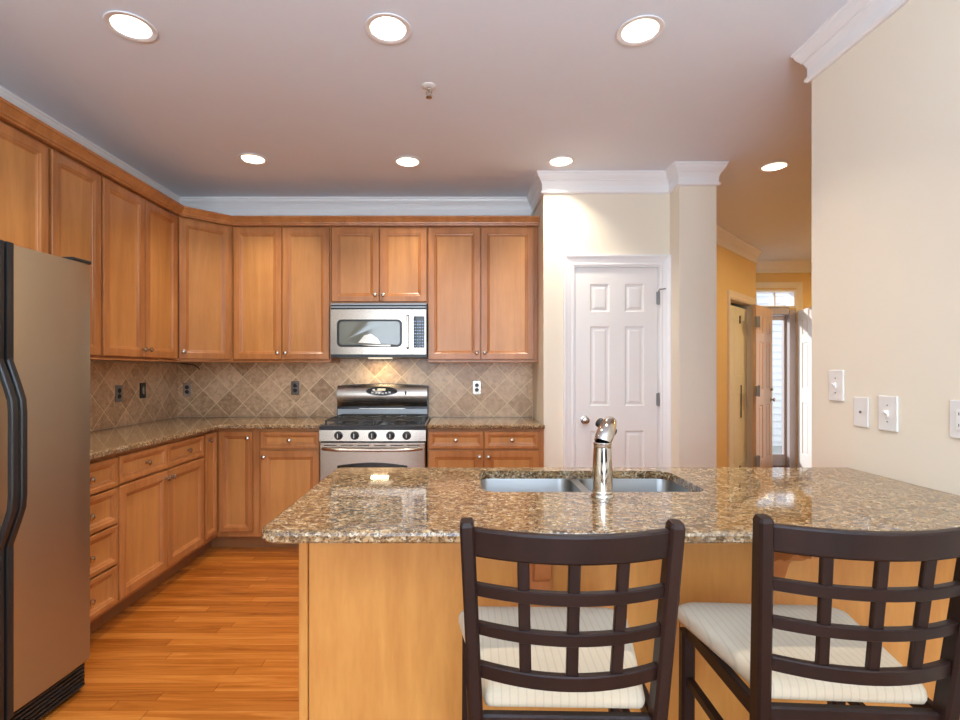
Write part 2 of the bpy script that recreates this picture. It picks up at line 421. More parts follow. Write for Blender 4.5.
# rear wall behind the camera, with a window and a glazed door opening
b = MB(); RY = -2.6
b.box(XL, RY - .15, 0, -2.0, RY, H); b.box(-2.0, RY - .15, 0, -.5, RY, .65); b.box(-2.0, RY - .15, 2.35, -.5, RY, H)
b.box(-.5, RY - .15, 0, -.25, RY, H); b.box(-.25, RY - .15, 2.4, 1.35, RY, H); b.box(1.35, RY - .15, 0, XR, RY, H)
struct(b.build('wall_rear', 'cream'))
def window_frame(name, x0, x1, z0, z1, y, nx, nz, t=.03, fr=.05, depth=.06):
    w = sthing(name)
    m = MB(); m.box(x0 - fr, y, z0 - fr, x0, y + depth, z1 + fr, .003); m.box(x1, y, z0 - fr, x1 + fr, y + depth, z1 + fr, .003)
    m.box(x0, y, z0 - fr, x1, y + depth, z0, .003); m.box(x0, y, z1, x1, y + depth, z1 + fr, .003)
    m.build('window_frame', 'trim', w)
    m = MB()
    for i in range(1, nx): X = x0 + (x1 - x0) * i / nx; m.box(X - t / 2, y + .01, z0, X + t / 2, y + .04, z1)
    for i in range(1, nz): Z = z0 + (z1 - z0) * i / nz; m.box(x0, y + .011, Z - t / 2, x1, y + .039, Z + t / 2)
    m.build('muntin', 'trim', w)
    return w
window_frame('window_2', -2.0, -.5, .65, 2.35, RY, 3, 4)
window_frame('window_3', -.25, 1.35, .1, 2.3, RY, 2, 5, .05)

# crown mouldings: profile (out, z) from the wall
CROWN = [(0, H), (.056, H), (.056, H - .012), (.050, H - .016), (.046, H - .030), (.036, H - .046), (.030, H - .052), (.030, H - .058), (.024, H - .060),
         (.016, H - .078), (.012, H - .090), (.012, H - .128), (.020, H - .132), (.020, H - .142), (.013, H - .150), (0, H - .150)]
def crown(name, path, mat='trim', smooth=50): return struct(sweep(MB(), CROWN, path).build(name, mat, smooth=14))
crown('trim_1', [(XL, 0.5), (XL, D), (PX, D), (PX, PD), (C0, PD), (C0, CD), (C1, CD), (C1, 4.38), (A1.x, A1.y), (A1.x, ED), (5.3, ED)])
crown('trim_2', [(XR + .12, DE), (XR, DE), (XR, -2.6)])
struct(sweep(MB(), [(0, 0), (.014, 0), (.014, .10), (.008, .12), (0, .12)], [(C0, CD), (C1, CD), (C1, 4.38)]).build('baseboard_pilaster', 'trim'))

# casing around a doorway in local frame (x0,x1,z1), front at y=0 facing -y
def casing(x0, x1, z1, parent, w=.078, mat='trim'):
    m = MB(); prof = [(0, 0), (0, -.010), (.012, -.012), (.02, -.010), (.05, -.016), (.066, -.022), (w, -.022), (w, 0)]
    path = [((x0, 0), (-1, 0)), ((x0, z1), (-1, 1)), ((x1, z1), (1, 1)), ((x1, 0), (1, 0))]
    rings = [[(p[0] + o * d[0], y, p[1] + o * d[1]) for o, y in prof] for p, d in path]
    return m.loft(rings).build('casing', mat, parent)

def panelled(mb, w, h, t, panels, rings, both=True):
    """slab with front at y=0, back at y=t; panels = rectangles; rings = [(inset, depth)...]"""
    xs = sorted({0, w} | {p[0] for p in panels} | {p[2] for p in panels}); zs = sorted({0, h} | {p[1] for p in panels} | {p[3] for p in panels})
    for side in ((0, 1), (t, -1)) if both else ((0, 1),):
        y0, sg = side
        for i in range(len(xs) - 1):
            for j in range(len(zs) - 1):
                a0, a1, c0, c1 = xs[i], xs[i + 1], zs[j], zs[j + 1]; cx, cz = (a0 + a1) / 2, (c0 + c1) / 2
                if any(p[0] < cx < p[2] and p[1] < cz < p[3] for p in panels): continue
                mb.face([mb.b.verts.new(q) for q in ((a0, y0, c0), (a1, y0, c0), (a1, y0, c1), (a0, y0, c1))])
        for p in panels:
            L = []
            for ins, dp in [(0, 0)] + rings:
                L.append([(p[0] + ins, y0 + sg * dp, p[1] + ins), (p[2] - ins, y0 + sg * dp, p[1] + ins), (p[2] - ins, y0 + sg * dp, p[3] - ins), (p[0] + ins, y0 + sg * dp, p[3] - ins)])
            mb.loft(L, False, True)
    if not both: mb.face([mb.b.verts.new(q) for q in ((0, t, 0), (w, t, 0), (w, t, h), (0, t, h))])
    for q in (((0, 0, 0), (w, 0, 0), (w, t, 0), (0, t, 0)), ((0, 0, h), (w, 0, h), (w, t, h), (0, t, h)), ((0, 0, 0), (0, t, 0), (0, t, h), (0, 0, h)), ((w, 0, 0), (w, t, 0), (w, t, h), (w, 0, h))):
        mb.face([mb.b.verts.new(v) for v in q])
    return mb
SIX = [(.010, .007), (.022, .007), (.034, .002)]
def six_panels(w, h):
    a, c = w * .18, w * .415; d, e = w * .60, w * .835
    rows = [(h - 1.85, h - 1.19), (h - 1.008, h - .427), (h - .322, h - .117)]
    return [(x0, z0, x1, z1) for x0, x1 in ((a, c), (d, e)) for z0, z1 in rows]
def knob_lathe(mb, c, r=.027, out=.055, sgn=-1):
    prof = [(r * 1.15, 0), (r * 1.15, .006), (r * .45, .010), (r * .4, out * .45), (r * .8, out * .55), (r, out * .75), (r * .85, out * .93), (r * .4, out)]
    return mb.lathe([(rr, sgn * hh) for rr, hh in prof], c, 'Y', 20)

# pantry door
d1 = sthing('door_1', (DX0, PD, 0), 0, 'white six-panel pantry door with nickel knob')
panelled(MB(), DX1 - DX0, DZ - .008, .035, six_panels(DX1 - DX0, DZ - .008), SIX).build('door_panel', 'doorpaint', d1, loc=(0, .006, .006))
casing(-.012, DX1 - DX0 + .012, DZ + .012, d1)
m = MB(); m.box(-.012, -.001, 0, -.003, .10, DZ + .010); m.box(DX1 - DX0 + .003, -.001, 0, DX1 - DX0 + .012, .10, DZ + .010); m.box(-.003, -.001, DZ, DX1 - DX0 + .003, .10, DZ + .010); m.build('jamb', 'trim', d1)
knob_lathe(MB(), (.068, .006, .94)).build('door_knob', 'nickel', d1, smooth=40)
for i, z in enumerate((1.83, 1.09, .3)):
    m = MB(); m.box(DX1 - DX0 - .012, -.008, z - .045, DX1 - DX0 + .010, .004, z + .045, .002); m.lathe([(.006, z - .05), (.006, z + .05)], (DX1 - DX0 + .002, -.008, 0), seg=10)
    if i == 0: m.tube([(DX1 - DX0 + .002, -.01, z + .05), (DX1 - DX0 + .004, -.02, z + .06), (DX1 - DX0 + .04, -.045, z + .062)], .005, 8)
    m.build('hinge', 'grey', d1)
# hall closet doorway: casing, folded pale panels, hinges
d2 = sthing('door_2', (A0.x, A0.y, 0), R(45), 'pale folding closet door in diagonal hall wall')
casing(ox0, ox1, 2.09, d2, .07, 'cream')
m = MB(); m.box(ox0, -.002, 0, ox0 + .012, .11, 2.09); m.box(ox1 - .012, -.002, 0, ox1, .11, 2.09); m.box(ox0 + .012, -.002, 2.078, ox1 - .012, .11, 2.09); m.build('jamb', 'cream', d2)
ang = R(-6)
for k, (s, w) in enumerate(((ox0 + .016, .395), (ox0 + .415, .405))):
    lf = panelled(MB(), w, 2.0, .03, [(.05, 1.2, w - .05, 1.85), (.05, .2, w - .05, 1.0)], [(.008, .004), (.02, .004)]).build('door_leaf', 'closet', d2, loc=(s, .06 + .0 * k, .03))
    for z in (1.86, .12):
        MB().box(w * .3, -.006, z - .045, w * .3 + .035, .0, z + .045).build('hinge', 'black', lf)
    MB().box(w * .42, -.008, .62 + .1 * k, w * .42 + .012, .0, .98 + .12 * k).build('pull_slot', 'hole', lf)
# open door folded back on the diagonal wall, floor reflection painted as tan
d3 = sthing('door_3', (3.475, 5.99, 0), R(45), 'six-panel door with floor reflection painted in tan, folded open beside closet')
panelled(MB(), .70, 2.06, .035, six_panels(.70, 2.06), SIX).build('door_panel', 'door_reflection', d3, loc=(.01, 0, .015))
knob_lathe(MB(), (.64, 0, .93), .026, .05).build('door_knob', 'nickel', d3, smooth=40)
knob_lathe(MB(), (.64, 0, 1.06), .02, .025).build('deadbolt', 'nickel', d3, smooth=40)
for z in (1.87, 1.06, .24):
    m = MB(); m.box(-.065, -.034, z - .06, .045, -.001, z + .06, .002); m.lathe([(.009, z - .065), (.009, z + .065)], (-.01, -.036, 0), seg=10); m.build('hinge', 'grey', d3)
# entry opening: jambs, storm door glass, front door
d4 = sthing('door_4', (OX0, ED, 0), 0, 'glazed storm door in the entry opening')
W = OX1 - OX0
m = MB(); m.box(W, -.03, 0, W + .085, .14, OZ, .004); m.box(-.04, -.02, 0, 0, .14, OZ + .05, .004); m.box(0, -.02, OZ - .06, W, .14, OZ + .04, .004); m.build('jamb', 'taupe', d4)
MB().box(0, -.05, 0, W, .2, .03, .004).build('threshold', 'threshold', d4)
m = MB(); m.box(.01, .05, .03, .10, .08, OZ - .07); m.box(W - .025, .05, .03, W - .002, .08, OZ - .07); m.box(.10, .05, .03, W - .025, .08, .18); m.box(.10, .05, OZ - .13, W - .025, .08, OZ - .07); m.build('door_frame', 'taupe', d4)
MB().box(.10, .062, .18, W - .025, .068, OZ - .13).build('pane', 'glass', d4)
d5 = sthing('door_5', (4.445, ED - .04, 0), math.atan2(-.85, -.27), 'white six-panel front door standing open')
panelled(MB(), .90, 2.06, .04, six_panels(.9, 2.06), [(.008, .012), (.022, .012), (.034, .003)]).build('door_panel', 'doorpaint', d5, loc=(0, 0, .02))
knob_lathe(MB(), (.83, .04, .93), .027, .055, 1).build('door_knob', 'nickel', d5, smooth=40)
# transom
w1 = window_frame('window_1', TX0, TX1, TZ0, TZ1, ED - .02, 3, 1, .018, .03, .162)
MB().box(TX0, ED + .05, TZ0, TX1, ED + .056, TZ1).build('pane', 'glass', w1)
casing(OX0 - .0, OX1 + .10, 2.39, sthing('trim_3', (0, ED - .001, 0)), .075, 'cream')
# outside
b = MB(); nx = 40
for i in range(28):
    z = -.3 + i * .13
    b.loft([[(4.6, 9.6, z), (4.6, 9.57, z), (4.6, 9.595, z + .13), (4.6, 9.62, z + .13)], [(9, 9.6, z), (9, 9.57, z), (9, 9.595, z + .13), (9, 9.62, z + .13)]])
b.box(4.6, 9.62, -.3, 9, 9.8, 3.34)
tag(b.build('neighbouring_house', 'siding'), 'white lap-sided house wall seen through the front door glass', 'house')
struct(MB().box(0, 6.9, -.3, 9, 9.8, -.12).build('floor_outside', 'ground'))

# ------------------------------------------------------------------ cabinets
def panel_front(w, h, fr=.058, t=.020, name='door', parent=None, loc=(0, 0, 0)):
    m = MB(); rects = [(0, 0), (0, -t + .003), (.003, -t), (fr - .012, -t), (fr - .006, -t + .004), (fr, -t + .005), (fr + .002, -t + .009), (fr + .010, -t + .013)]
    rs = lambda i, y: [(i, y, i), (w - i, y, i), (w - i, y, h - i), (i, y, h - i)]
    m.loft([rs(i, y) for i, y in rects], True, False)
    m.mi = 1
    i, y = rects[-1]; m.face([m.b.verts.new(p) for p in rs(i, y)])
    o = m.build(name, ['maple_frame', 'maple'], parent, loc=loc); return o
KN = [(.007, 0), (.0065, -.008), (.006, -.012), (.012, -.016), (.0155, -.021), (.015, -.026), (.009, -.030), (.001, -.031)]
_knob = []
def cab_knob(parent, x, z, y=-.020):
    if not _knob:
        o = MB().lathe(KN, (0, 0, 0), 'Y', 18).build('knob', 'nickel', parent, smooth=50); _knob.append(o)
    else:
        o = _knob[0].copy(); COL.objects.link(o); o.parent = parent
    o.location = (x, y, z); return o
G = .003
def fronts(c, items):
    """items: (name, x0, x1, z0, z1, knob) knob = 'c','tl','tr','bl','br'"""
    for name, x0, x1, z0, z1, kp in items:
        w, h = x1 - x0, z1 - z0
        fr = .058 if name == 'door' else .034
        o = panel_front(w, h, fr, name=name, parent=c, loc=(x0, -.001, z0))
        k = {'c': (w / 2, h / 2), 'tl': (.028, h - .045), 'tr': (w - .028, h - .045), 'bl': (.028, .05), 'br': (w - .028, .05)}[kp]
        cab_knob(o, *k)
def cabinet(name, label, cat, loc, rz, W, dep, z0, z1, items, toe=False, rail=True, group=None):
    c = thing(name, label, cat, loc, rz, group)
    m = MB()
    m.box(.0006, 0, z0 + (.10 if toe else 0), W - .0006, dep, z1)
    m.build('body', 'maple_frame', c)
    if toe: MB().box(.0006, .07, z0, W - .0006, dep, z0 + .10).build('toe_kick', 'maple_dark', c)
    elif rail: MB().box(.0006, -.024, z0 - .007, W - .0006, dep, z0).build('bottom_rail', 'maple_frame', c)
    fronts(c, items); return c
UZ0, UZ1 = 1.372, 2.43; DT = 2.409; DB = 1.387
UL = -2.058; YU = 3.97
LW = 'left wall'
# left uppers; local x = world y
def lx(y0, y1, name='door', z0=DB, z1=DT, k='bl', base=0): return (name, y0 - base + G, y1 - base - G, z0, z1, k)
dU = .001
y0 = 1.63
cabinet('wall_cabinet', 'short maple wall cabinet above the refrigerator', 'cabinet', (UL, y0, 0), R(90), 2.537 - y0, UL - XL - dU, 1.80, UZ1,
        [lx(1.64, 2.085, 'door', 1.82, DT, 'br', y0), lx(2.085, 2.530, 'door', 1.82, DT, 'bl', y0)])
y0 = 2.537
cabinet('wall_cabinet', 'single-door maple wall cabinet between the refrigerator and the double wall cabinet', 'cabinet', (UL, y0, 0), R(90), 2.908 - y0, UL - XL - dU, UZ0, UZ1,
        [lx(2.545, 2.900, base=y0)])
y0 = 2.908
cabinet('wall_cabinet', 'double-door maple wall cabinet on left wall beside the diagonal corner cabinet', 'cabinet', (UL, y0, 0), R(90), 3.690 - y0, UL - XL - dU, UZ0, UZ1,
        [lx(2.914, 3.302, k='br', base=y0), lx(3.304, 3.685, k='bl', base=y0)])
# diagonal corner
P0 = Vector((UL, 3.692)); P1 = Vector((-1.772, YU)); dl = (P1 - P0).length; an = math.atan2(P1.y - P0.y, P1.x - P0.x)
c = thing('corner_wall_cabinet', 'diagonal maple corner wall cabinet with a single tall door', 'cabinet', (P0.x, P0.y, 0), an)
loc = lambda p: tuple((Matrix.Rotation(-an, 2) @ (Vector(p) - P0)))
poly = [loc(p) for p in ((P0.x, P0.y), (P1.x, P1.y), (P1.x, D - .001), (XL + .001, D - .001), (XL + .001, P0.y))]
MB().prism(poly, UZ0, UZ1).build('body', 'maple_frame', c)
MB().prism(offset_poly(poly, .0005), UZ0 - .007, UZ0).build('bottom_rail', 'maple_frame', c)
fronts(c, [('door', .016, dl - .014, DB, DT, 'bl')])
cabinet('wall_cabinet', 'double-door maple wall cabinet between the corner cabinet and the microwave', 'cabinet', (-1.770, YU, 0), 0, .768, D - YU - dU, UZ0, UZ1,
        [('door', .016, .388, DB, DT, 'br'), ('door', .393, .757, DB, DT, 'bl')])
cabinet('wall_cabinet', 'short double-door maple wall cabinet right above the microwave', 'cabinet', (-1.000, YU, 0), 0, .748, D - YU - dU, 1.820, UZ1,
        [('door', .006, .372, 1.834, DT, 'br'), ('door', .378, .742, 1.834, DT, 'bl')], rail=False)
cabinet('wall_cabinet', 'double-door maple wall cabinet at the right, between microwave and pantry wall', 'cabinet', (-.250, YU, 0), 0, .858, D - YU - dU, UZ0, UZ1,
        [('door', .006, .407, DB, DT, 'br'), ('door', .413, .822, DB, DT, 'bl')])
WC = [(0, 2.431), (0, 2.418), (.024, 2.418), (.026, 2.426), (.034, 2.430), (.036, 2.440), (.046, 2.455), (.052, 2.466), (.058, 2.468), (.058, 2.482), (0, 2.482)]
m = sweep(MB(), [(o - .0, z) for o, z in WC], [(UL + .022, 1.63), (UL + .022, 3.683), (-1.763, YU - .022), (.608, YU - .022)])
tag(m.build('cabinet_crown', 'maple_frame', smooth=14), 'long maple crown moulding running along the tops of the wall cabinets', 'moulding')

BF = -1.742 - .0; YB = 3.690; BH = .883
# left base cabinets
BX = BF - .02 + .001  # face plane X
def base_left(label, y0, y1, items): return cabinet('base_cabinet', label, 'cabinet', (BX, y0, 0), R(90), y1 - y0, BX - XL - dU, 0, BH, items, toe=True)
y0 = 2.165
base_left('maple base cabinet of four stacked drawers beside the refrigerator', y0, 2.604,
          [lx(2.17, 2.600, 'drawer', a, b_, 'c', y0) for a, b_ in ((.715, .862), (.528, .705), (.322, .518), (.125, .312))])
y0 = 2.604
base_left('wide maple base cabinet with two drawers over two doors on left wall', y0, 3.480,
          [lx(2.608, 3.041, 'drawer', .722, .862, 'c', y0), lx(3.043, 3.474, 'drawer', .722, .862, 'c', y0),
           lx(2.608, 3.041, 'door', .125, .708, 'tr', y0), lx(3.043, 3.474, 'door', .125, .708, 'tl', y0)])
# corner base cabinet (L)
c = thing('corner_base_cabinet', 'maple corner base cabinet with a two-leaf folding door', 'cabinet', (0, 0, 0))
poly = [(BX, 3.482), (BX, YB), (-1.449, YB), (-1.449, D - .001), (XL + .001, D - .001), (XL + .001, 3.482)]
MB().prism(poly[::-1][::-1], .10, BH).build('body', 'maple_frame', c)
tp = [(BX - .07, 3.482), (BX - .07, YB + .07), (-1.449, YB + .07), (-1.449, D - .001), (XL + .001, D - .001), (XL + .001, 3.482)]
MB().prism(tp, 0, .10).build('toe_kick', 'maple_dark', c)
o = panel_front(.158,   .722, .038, name='door', parent=c, loc=(BX + .001, 3.500, .140)); o.rotation_euler = (0, 0, R(90)); cab_knob(o, .03, .675)
o = panel_front(.240, .722, .045, name='door', parent=c, loc=(-1.735, YB - .001, .140)); cab_knob(o, .210, .675)
cabinet('base_cabinet', 'narrow maple base cabinet with one drawer and one door left of the range', 'cabinet', (-1.447, YB, 0), 0, .443, D - YB - dU, 0, BH,
        [('drawer', .010, .434, .738, .862, 'c'), ('door', .010, .434, .140, .725, 'tl')], toe=True)
cabinet('base_cabinet', 'maple base cabinet with two drawers and two doors right of the range', 'cabinet', (-.236, YB, 0), 0, .843, D - YB - dU, 0, BH,
        [('drawer', .008, .404, .738, .862, 'c'), ('drawer', .412, .805, .738, .862, 'c'), ('door', .008, .404, .140, .725, 'tr'), ('door', .412, .805, .140, .725, 'tl')], toe=True)

# ------------------------------------------------------------------ countertops
def slab(name, poly, label, z0=.8845, z1=CT, hole=None, cr=.008):
    """poly CCW; edges eased"""
    m = MB()
    prof = [(.0045, z0), (0, z0 + .005), (0, z1 - cr), (cr * .3, z1 - cr * .35), (cr, z1)]
    L = [[(*p, z) for p in (offset_poly(poly, i) if i else poly)] for i, z in prof]
    m.loft(L, False, False)
    for z, i in ((z0, .0045), (z1, cr)):
        lp = offset_poly(poly, i); loops = [lp] + ([hole] if hole else []); flat = [p for l in loops for p in l]
        vs = [m.b.verts.new((*p, z)) for p in flat]
        for t in tessellate_polygon([[Vector((*p, 0)) for p in l] for l in loops]): m.face([vs[k] for k in t])
    if hole: m.loft([[(*p, z0) for p in hole], [(*p, z1) for p in hole]], False, False)
    return tag(m.build(name, 'granite', smooth=11), label, 'countertop')
CF = 3.645; XF = -1.718
slab('countertop', round_poly([(XL + .012, 2.162), (XF, 2.162), (XF, CF), (-1.006, CF), (-1.006, D - .012), (XL + .012, D - .012)], [0, 0, .03, 0, 0, 0]),
     'L-shaped granite countertop along the left wall and up to the range')
slab('countertop', [(-.238, CF), (.607, CF), (.607, D - .012), (-.238, D - .012)], 'short granite countertop between the range and the pantry wall')
SX0, SX1, SY0, SY1 = .072, .800, 1.635, 1.975
hole = round_poly([(SX0, SY0), (SX1, SY0), (SX1, SY1), (SX0, SY1)], [.05] * 4)
slab('countertop', round_poly([(-.498, 1.233), (XR - .001, 1.233), (XR - .001, 2.056), (-.498, 2.056)], [.06, 0, 0, .04], 8),
     'large speckled granite peninsula countertop holding the sink and faucet', hole=hole, cr=.011)

# backsplash
tag(MB().box(XL + .0105, D - .011, CT + .001, .609, D - .0005, 1.40).build('tile_backsplash', 'tile_back'), 'diagonal tan tile backsplash on the back wall behind the range', 'backsplash')
tag(MB().box(XL + .0005, 2.05, CT + .001, XL + .010, D - .0005, 1.358).build('tile_backsplash', 'tile_left'), 'diagonal tan tile backsplash on the left wall beside the refrigerator', 'backsplash')

# ------------------------------------------------------------------ peninsula base
PB = 1.50
pen = thing('peninsula_base', 'maple peninsula base with flat back panel under the granite counter', 'cabinet', (0, 0, 0))
b = MB()
b.box(-.44, PB + .012, 0, .05, 2.03, BH); b.box(.82, PB + .012, 0, XR - .001, 2.03, BH)
b.box(.05, PB + .012, 0, .82, 1.60, BH); b.box(.05, 2.0, 0, .82, 2.03, BH); b.box(.05, 1.60, 0, .82, 2.0, .62)
b.build('body', 'maple_frame', pen)
MB().box(-.444, PB, 0, .645, PB + .0115, BH, .001).build('back_panel', 'panel', pen)
MB().box(.647, PB, 0, XR - .001, PB + .0115, BH, .001).build('back_panel', 'panel', pen)
m = MB(); m.box(-.474, PB - .006, 0, -.446, PB + .03, BH, .006); m.box(-.460, PB + .03, 0, -.441, 2.03, BH); m.build('corner_post', 'panel', pen)
m = MB(); m.box(.05, 1.9, .0, .0501, 1.9001, .0001) if False else None
for i, (xa, xb) in enumerate(((-.43, .045), (.825, 1.54))):
    dd = panel_front(xb - xa, .737, name='door', parent=pen, loc=(xb, 2.031, .125)); dd.rotation_euler = (0, 0, R(180)); cab_knob(dd, .03, .69)
dd = panel_front(.37, .737, name='door', parent=pen, loc=(.43, 2.031, .125)); dd.rotation_euler = (0, 0, R(180)); cab_knob(dd, .03, .69)
dd = panel_front(.37, .737, name='door', parent=pen, loc=(.81, 2.031, .125)); dd.rotation_euler = (0, 0, R(180)); cab_knob(dd, .34, .69)
def corbel(x):
    w = .045
    prof = [(0, 0), (.215, 0), (.215, -.040), (.208, -.052), (.186, -.058), (.160, -.060), (.140, -.068), (.124, -.086), (.104, -.096), (.086, -.098), (.066, -.108), (.052, -.128), (.044, -.150), (.034, -.172), (.016, -.188), (0, -.192)]
    m = MB(); rings = [[(xx, PB - .013 - o, BH - .0 + z) for o, z in prof] for xx in (x - w / 2, x + w / 2)]
    m.loft(rings); m.box(x - w / 2 - .012, PB - .0125, BH - .22, x + w / 2 + .012, PB - .0005, BH - .001, .002)
    m.build('corbel', 'corbel', pen, smooth=30)
corbel(.235); corbel(.902)

# ------------------------------------------------------------------ sink
s = thing('kitchen_sink', 'undermount stainless double-bowl sink set in the peninsula counter', 'sink', (0, 0, 0))
def bowl(x0, x1):
    rr = lambda i, z: [(*p, z) for p in round_poly([(x0 + i, SY0 - .004 + i), (x1 - i, SY0 - .004 + i), (x1 - i, SY1 + .004 - i), (x0 + i, SY1 + .004 - i)], [max(.01, .045 - i * .3)] * 4, 6)]
    m = MB(); m.loft([rr(-.014, .884), rr(0, .884), rr(.002, .878), rr(.006, .72), rr(.016, .70), rr(.035, .694)], False, True)
    m.loft([rr(-.014, .8835), rr(-.0025, .8825), rr(-.001, .718), rr(.013, .697), rr(.034, .692)], False, True)
    o = m.build('bowl', 'sink_steel', s, smooth=50)
    cx = (x0 + x1) / 2
    MB().lathe([(.04, .6945), (.038, .698), (.03, .6965), (.012, .6955)], (cx, 1.83, 0)).build('drain', 'chrome', o, smooth=40)
bowl(.066, .422); bowl(.452, .806)
MB().box(.43, SY0 - .0, .872, .444, SY1, .8838, .003).build('divider', 'sink_steel', s)

# ------------------------------------------------------------------ faucet
f = thing('kitchen_faucet', 'chrome kitchen faucet with angled spout rising from the peninsula counter by the sink', 'faucet', (.44, 1.575, CT + .0005))
MB().lathe([(.034, 0), (.034, .006), (.031, .010), (.0315, .016), (.030, .020)]).build('base_ring', 'chrome', f, smooth=40)
MB().lathe([(.030, .020), (.0305, .04), (.0300, .08), (.0285, .12), (.0265, .150), (.0265, .158), (.0275, .160), (.0275, .166), (.026, .168)]).build('column', 'chrome', f, smooth=35)
MB().tube([(0, 0, .168), (.004, .004, .178), (.012, .014, .190), (.022, .030, .202), (.034, .052, .213), (.044, .072, .220), (.050, .086, .223)],
          [.0262, .0272, .0278, .0265, .0245, .0225, .017], 24).build('spout', 'chrome', f, smooth=50)
MB().tube([(.049, .084, .2225), (.054, .095, .225)], [.0165, .014], 16).build('spray_head', 'black', f, smooth=50)
MB().tube([(.004, .072, .226), (.008, .072, .223), (.058, .078, .186), (.062, .078, .183)], [.010, .016, .016, .010], 16).build('lever', 'black', f, smooth=50)

# ------------------------------------------------------------------ range
RX0, RX1 = -.999, -.243; RW = RX1 - RX0
r = thing('gas_range', 'stainless steel gas range with black grates between the base cabinets', 'range', (RX0, 3.625, 0))
RB = D - 3.625 - .013
b = MB(); b.box(.002, .03, .06, RW - .002, RB, .895); b.build('body', 'enamel', r)
MB().box(.02, .06, 0, RW - .02, RB - .02, .06).build('toe_base', 'black', r)
# cooktop
m = MB(); m.loft([[(.0, .0, .882), (RW, .0, .882), (RW, RB - .06, .882), (0, RB - .06, .882)], [(.0, .0, .905), (RW, .0, .905), (RW, RB - .06, .916), (0, RB - .06, .916)],
        [(.012, .012, .914), (RW - .012, .012, .914), (RW - .012, RB - .06, .920), (.012, RB - .06, .920)]])
ct = m.build('cooktop', 'enamel', r)
for bx, by, br in ((.19, .16, .045), (.19, .42, .036), (RW - .19, .16, .05), (RW - .19, .42, .036)):
    MB().lathe([(br + .015, .914), (br + .012, .922), (br, .924), (br, .934), (br - .008, .938), (.004, .938)], (bx, by, 0)).build('burner', 'iron', r, smooth=40)
for x0, x1 in ((.03, RW / 2 - .006), (RW / 2 + .006, RW - .03)):
    m = MB(); z = .940; t = .009
    for yy in (.045, .30, .545): m.bar([(x0, yy, z), (x1, yy, z)], t, t, (0, 1, 0))
    for xx in (x0, x1): m.bar([(xx, .045, z), (xx, .545, z)], t, t, (1, 0, 0))
    cx = (x0 + x1) / 2
    for yc in (.165, .42):
        for dx, dy in ((1, 0), (-1, 0), (0, 1), (0, -1), (.8, .8), (-.8, .8), (.8, -.8), (-.8, -.8)):
            ex = cx + dx * .15 if abs(dx) < .9 else (x1 if dx > 0 else x0); ey = yc + dy * .118
            m.bar([(cx + dx * .03, yc + dy * .03, z + .006), (ex if abs(dx) > .9 else cx + dx * .14, ey, z)], t * .8, t * .9, (0, 0, 1))
    for xx in (x0 + .004, x1 - .004):
        for yy in (.05, .54): m.box(xx - .006, yy - .006, .910, xx + .006, yy + .006, z)
    m.build('grate', 'iron', r)
# control panel with knobs
cp = MB().loft([[(.0, .004, .796), (RW, .004, .796), (RW, .03, .796), (0, .03, .796)], [(.0, -.006, .80), (RW, -.006, .80), (RW, .03, .80), (0, .03, .80)], [(.0, -.002, .878), (RW, -.002, .878), (RW, .03, .878), (0, .03, .878)]]).build('control_panel', 'steel', r)
for kx in (.137, .252, .378, .506, .621):
    k = MB().lathe([(.030, -.005), (.030, -.012), (.024, -.014), (.022, -.034), (.018, -.038), (.002, -.038)], (kx, 0, .840), 'Y', 24).build('control_knob', 'black', r, smooth=40)
    MB().box(kx - .0025, -.042, .826, kx + .0025, -.036, .856).build('pointer', 'button', k)
# oven door
od = MB().box(.004, -.012, .20, RW - .004, .028, .790, .006).build('oven_door', 'steel', r)
pts = []
m = MB(); w = RW
arc = [(.13 + (w - .26) * i / 14, .628 + .022 * math.sin(math.pi * i / 14)) for i in range(15)]
poly = [(.12, .33), (w - .12, .33)] + [(x, z) for x, z in arc[::-1]]
m.loft([[(x, -.0135, z) for x, z in poly], [(x, -.011, z) for x, z in poly]]).build('oven_window', 'blackgloss', od)
m = MB()
for i in range(6): x = .035 + i * .118; m.box(x, -.0135, .768, x + .088, -.011, .774)
m.build('vent_slot', 'hole', od)
hp = [(.025 + (w - .05) * i / 16, -.012 - .050 * min(1, math.sin(math.pi * i / 16) * 3.2), .748 - .004 * math.sin(math.pi * i / 16)) for i in range(17)]
MB().tube(hp, .0115, 12, (1, 1)).build('handle', 'steel', od, smooth=50)
MB().box(.004, -.008, .065, RW - .004, .028, .19, .005).build('bottom_drawer', 'steel', r)
# backguard
gx0, gx1 = -.022 + .0, RW - .012; gy0, gy1 = RB - .075, RB
gx0 = -.015; gx1 = RW - .018
def arcprof(x0, x1, zb, zt, bow, n=14): return [(x0, zb), (x1, zb)] + [(x1 - (x1 - x0) * i / n, zt + bow * math.sin(math.pi * i / n)) for i in range(n + 1)]
pg = arcprof(gx0, gx1, .9165, 1.176, .016)
bk = MB().loft([[(x, gy0 + (.045 if z > 1.1 else 0), z) for x, z in pg], [(x, gy1, z) for x, z in pg]]).build('backguard', 'enamel', r)
pg = arcprof(gx0 + .008, gx1 - .008, 1.005, 1.172, .014)
bs = lambda z: gy0 - .030 + .030 * ((z - 1.10) / .09) ** 2
m = MB(); N_ = 10; rows = []
for j in range(N_ + 1):
    f_ = j / N_
    rows.append([(x, bs(1.005 + (zt_ - 1.005) * f_), 1.005 + (zt_ - 1.005) * f_) for x, zt_ in pg[2:]])
m.loft(rows, False, False, closed=False)
m.loft([[(x, y, z) for x, y, z in rows[-1]], [(x, y + .03, z) for x, y, z in rows[-1]]], False, False, closed=False)
m.loft([rows[0], [(x, gy1 - .01, z) for x, y, z in rows[0]]], False, False, closed=False)
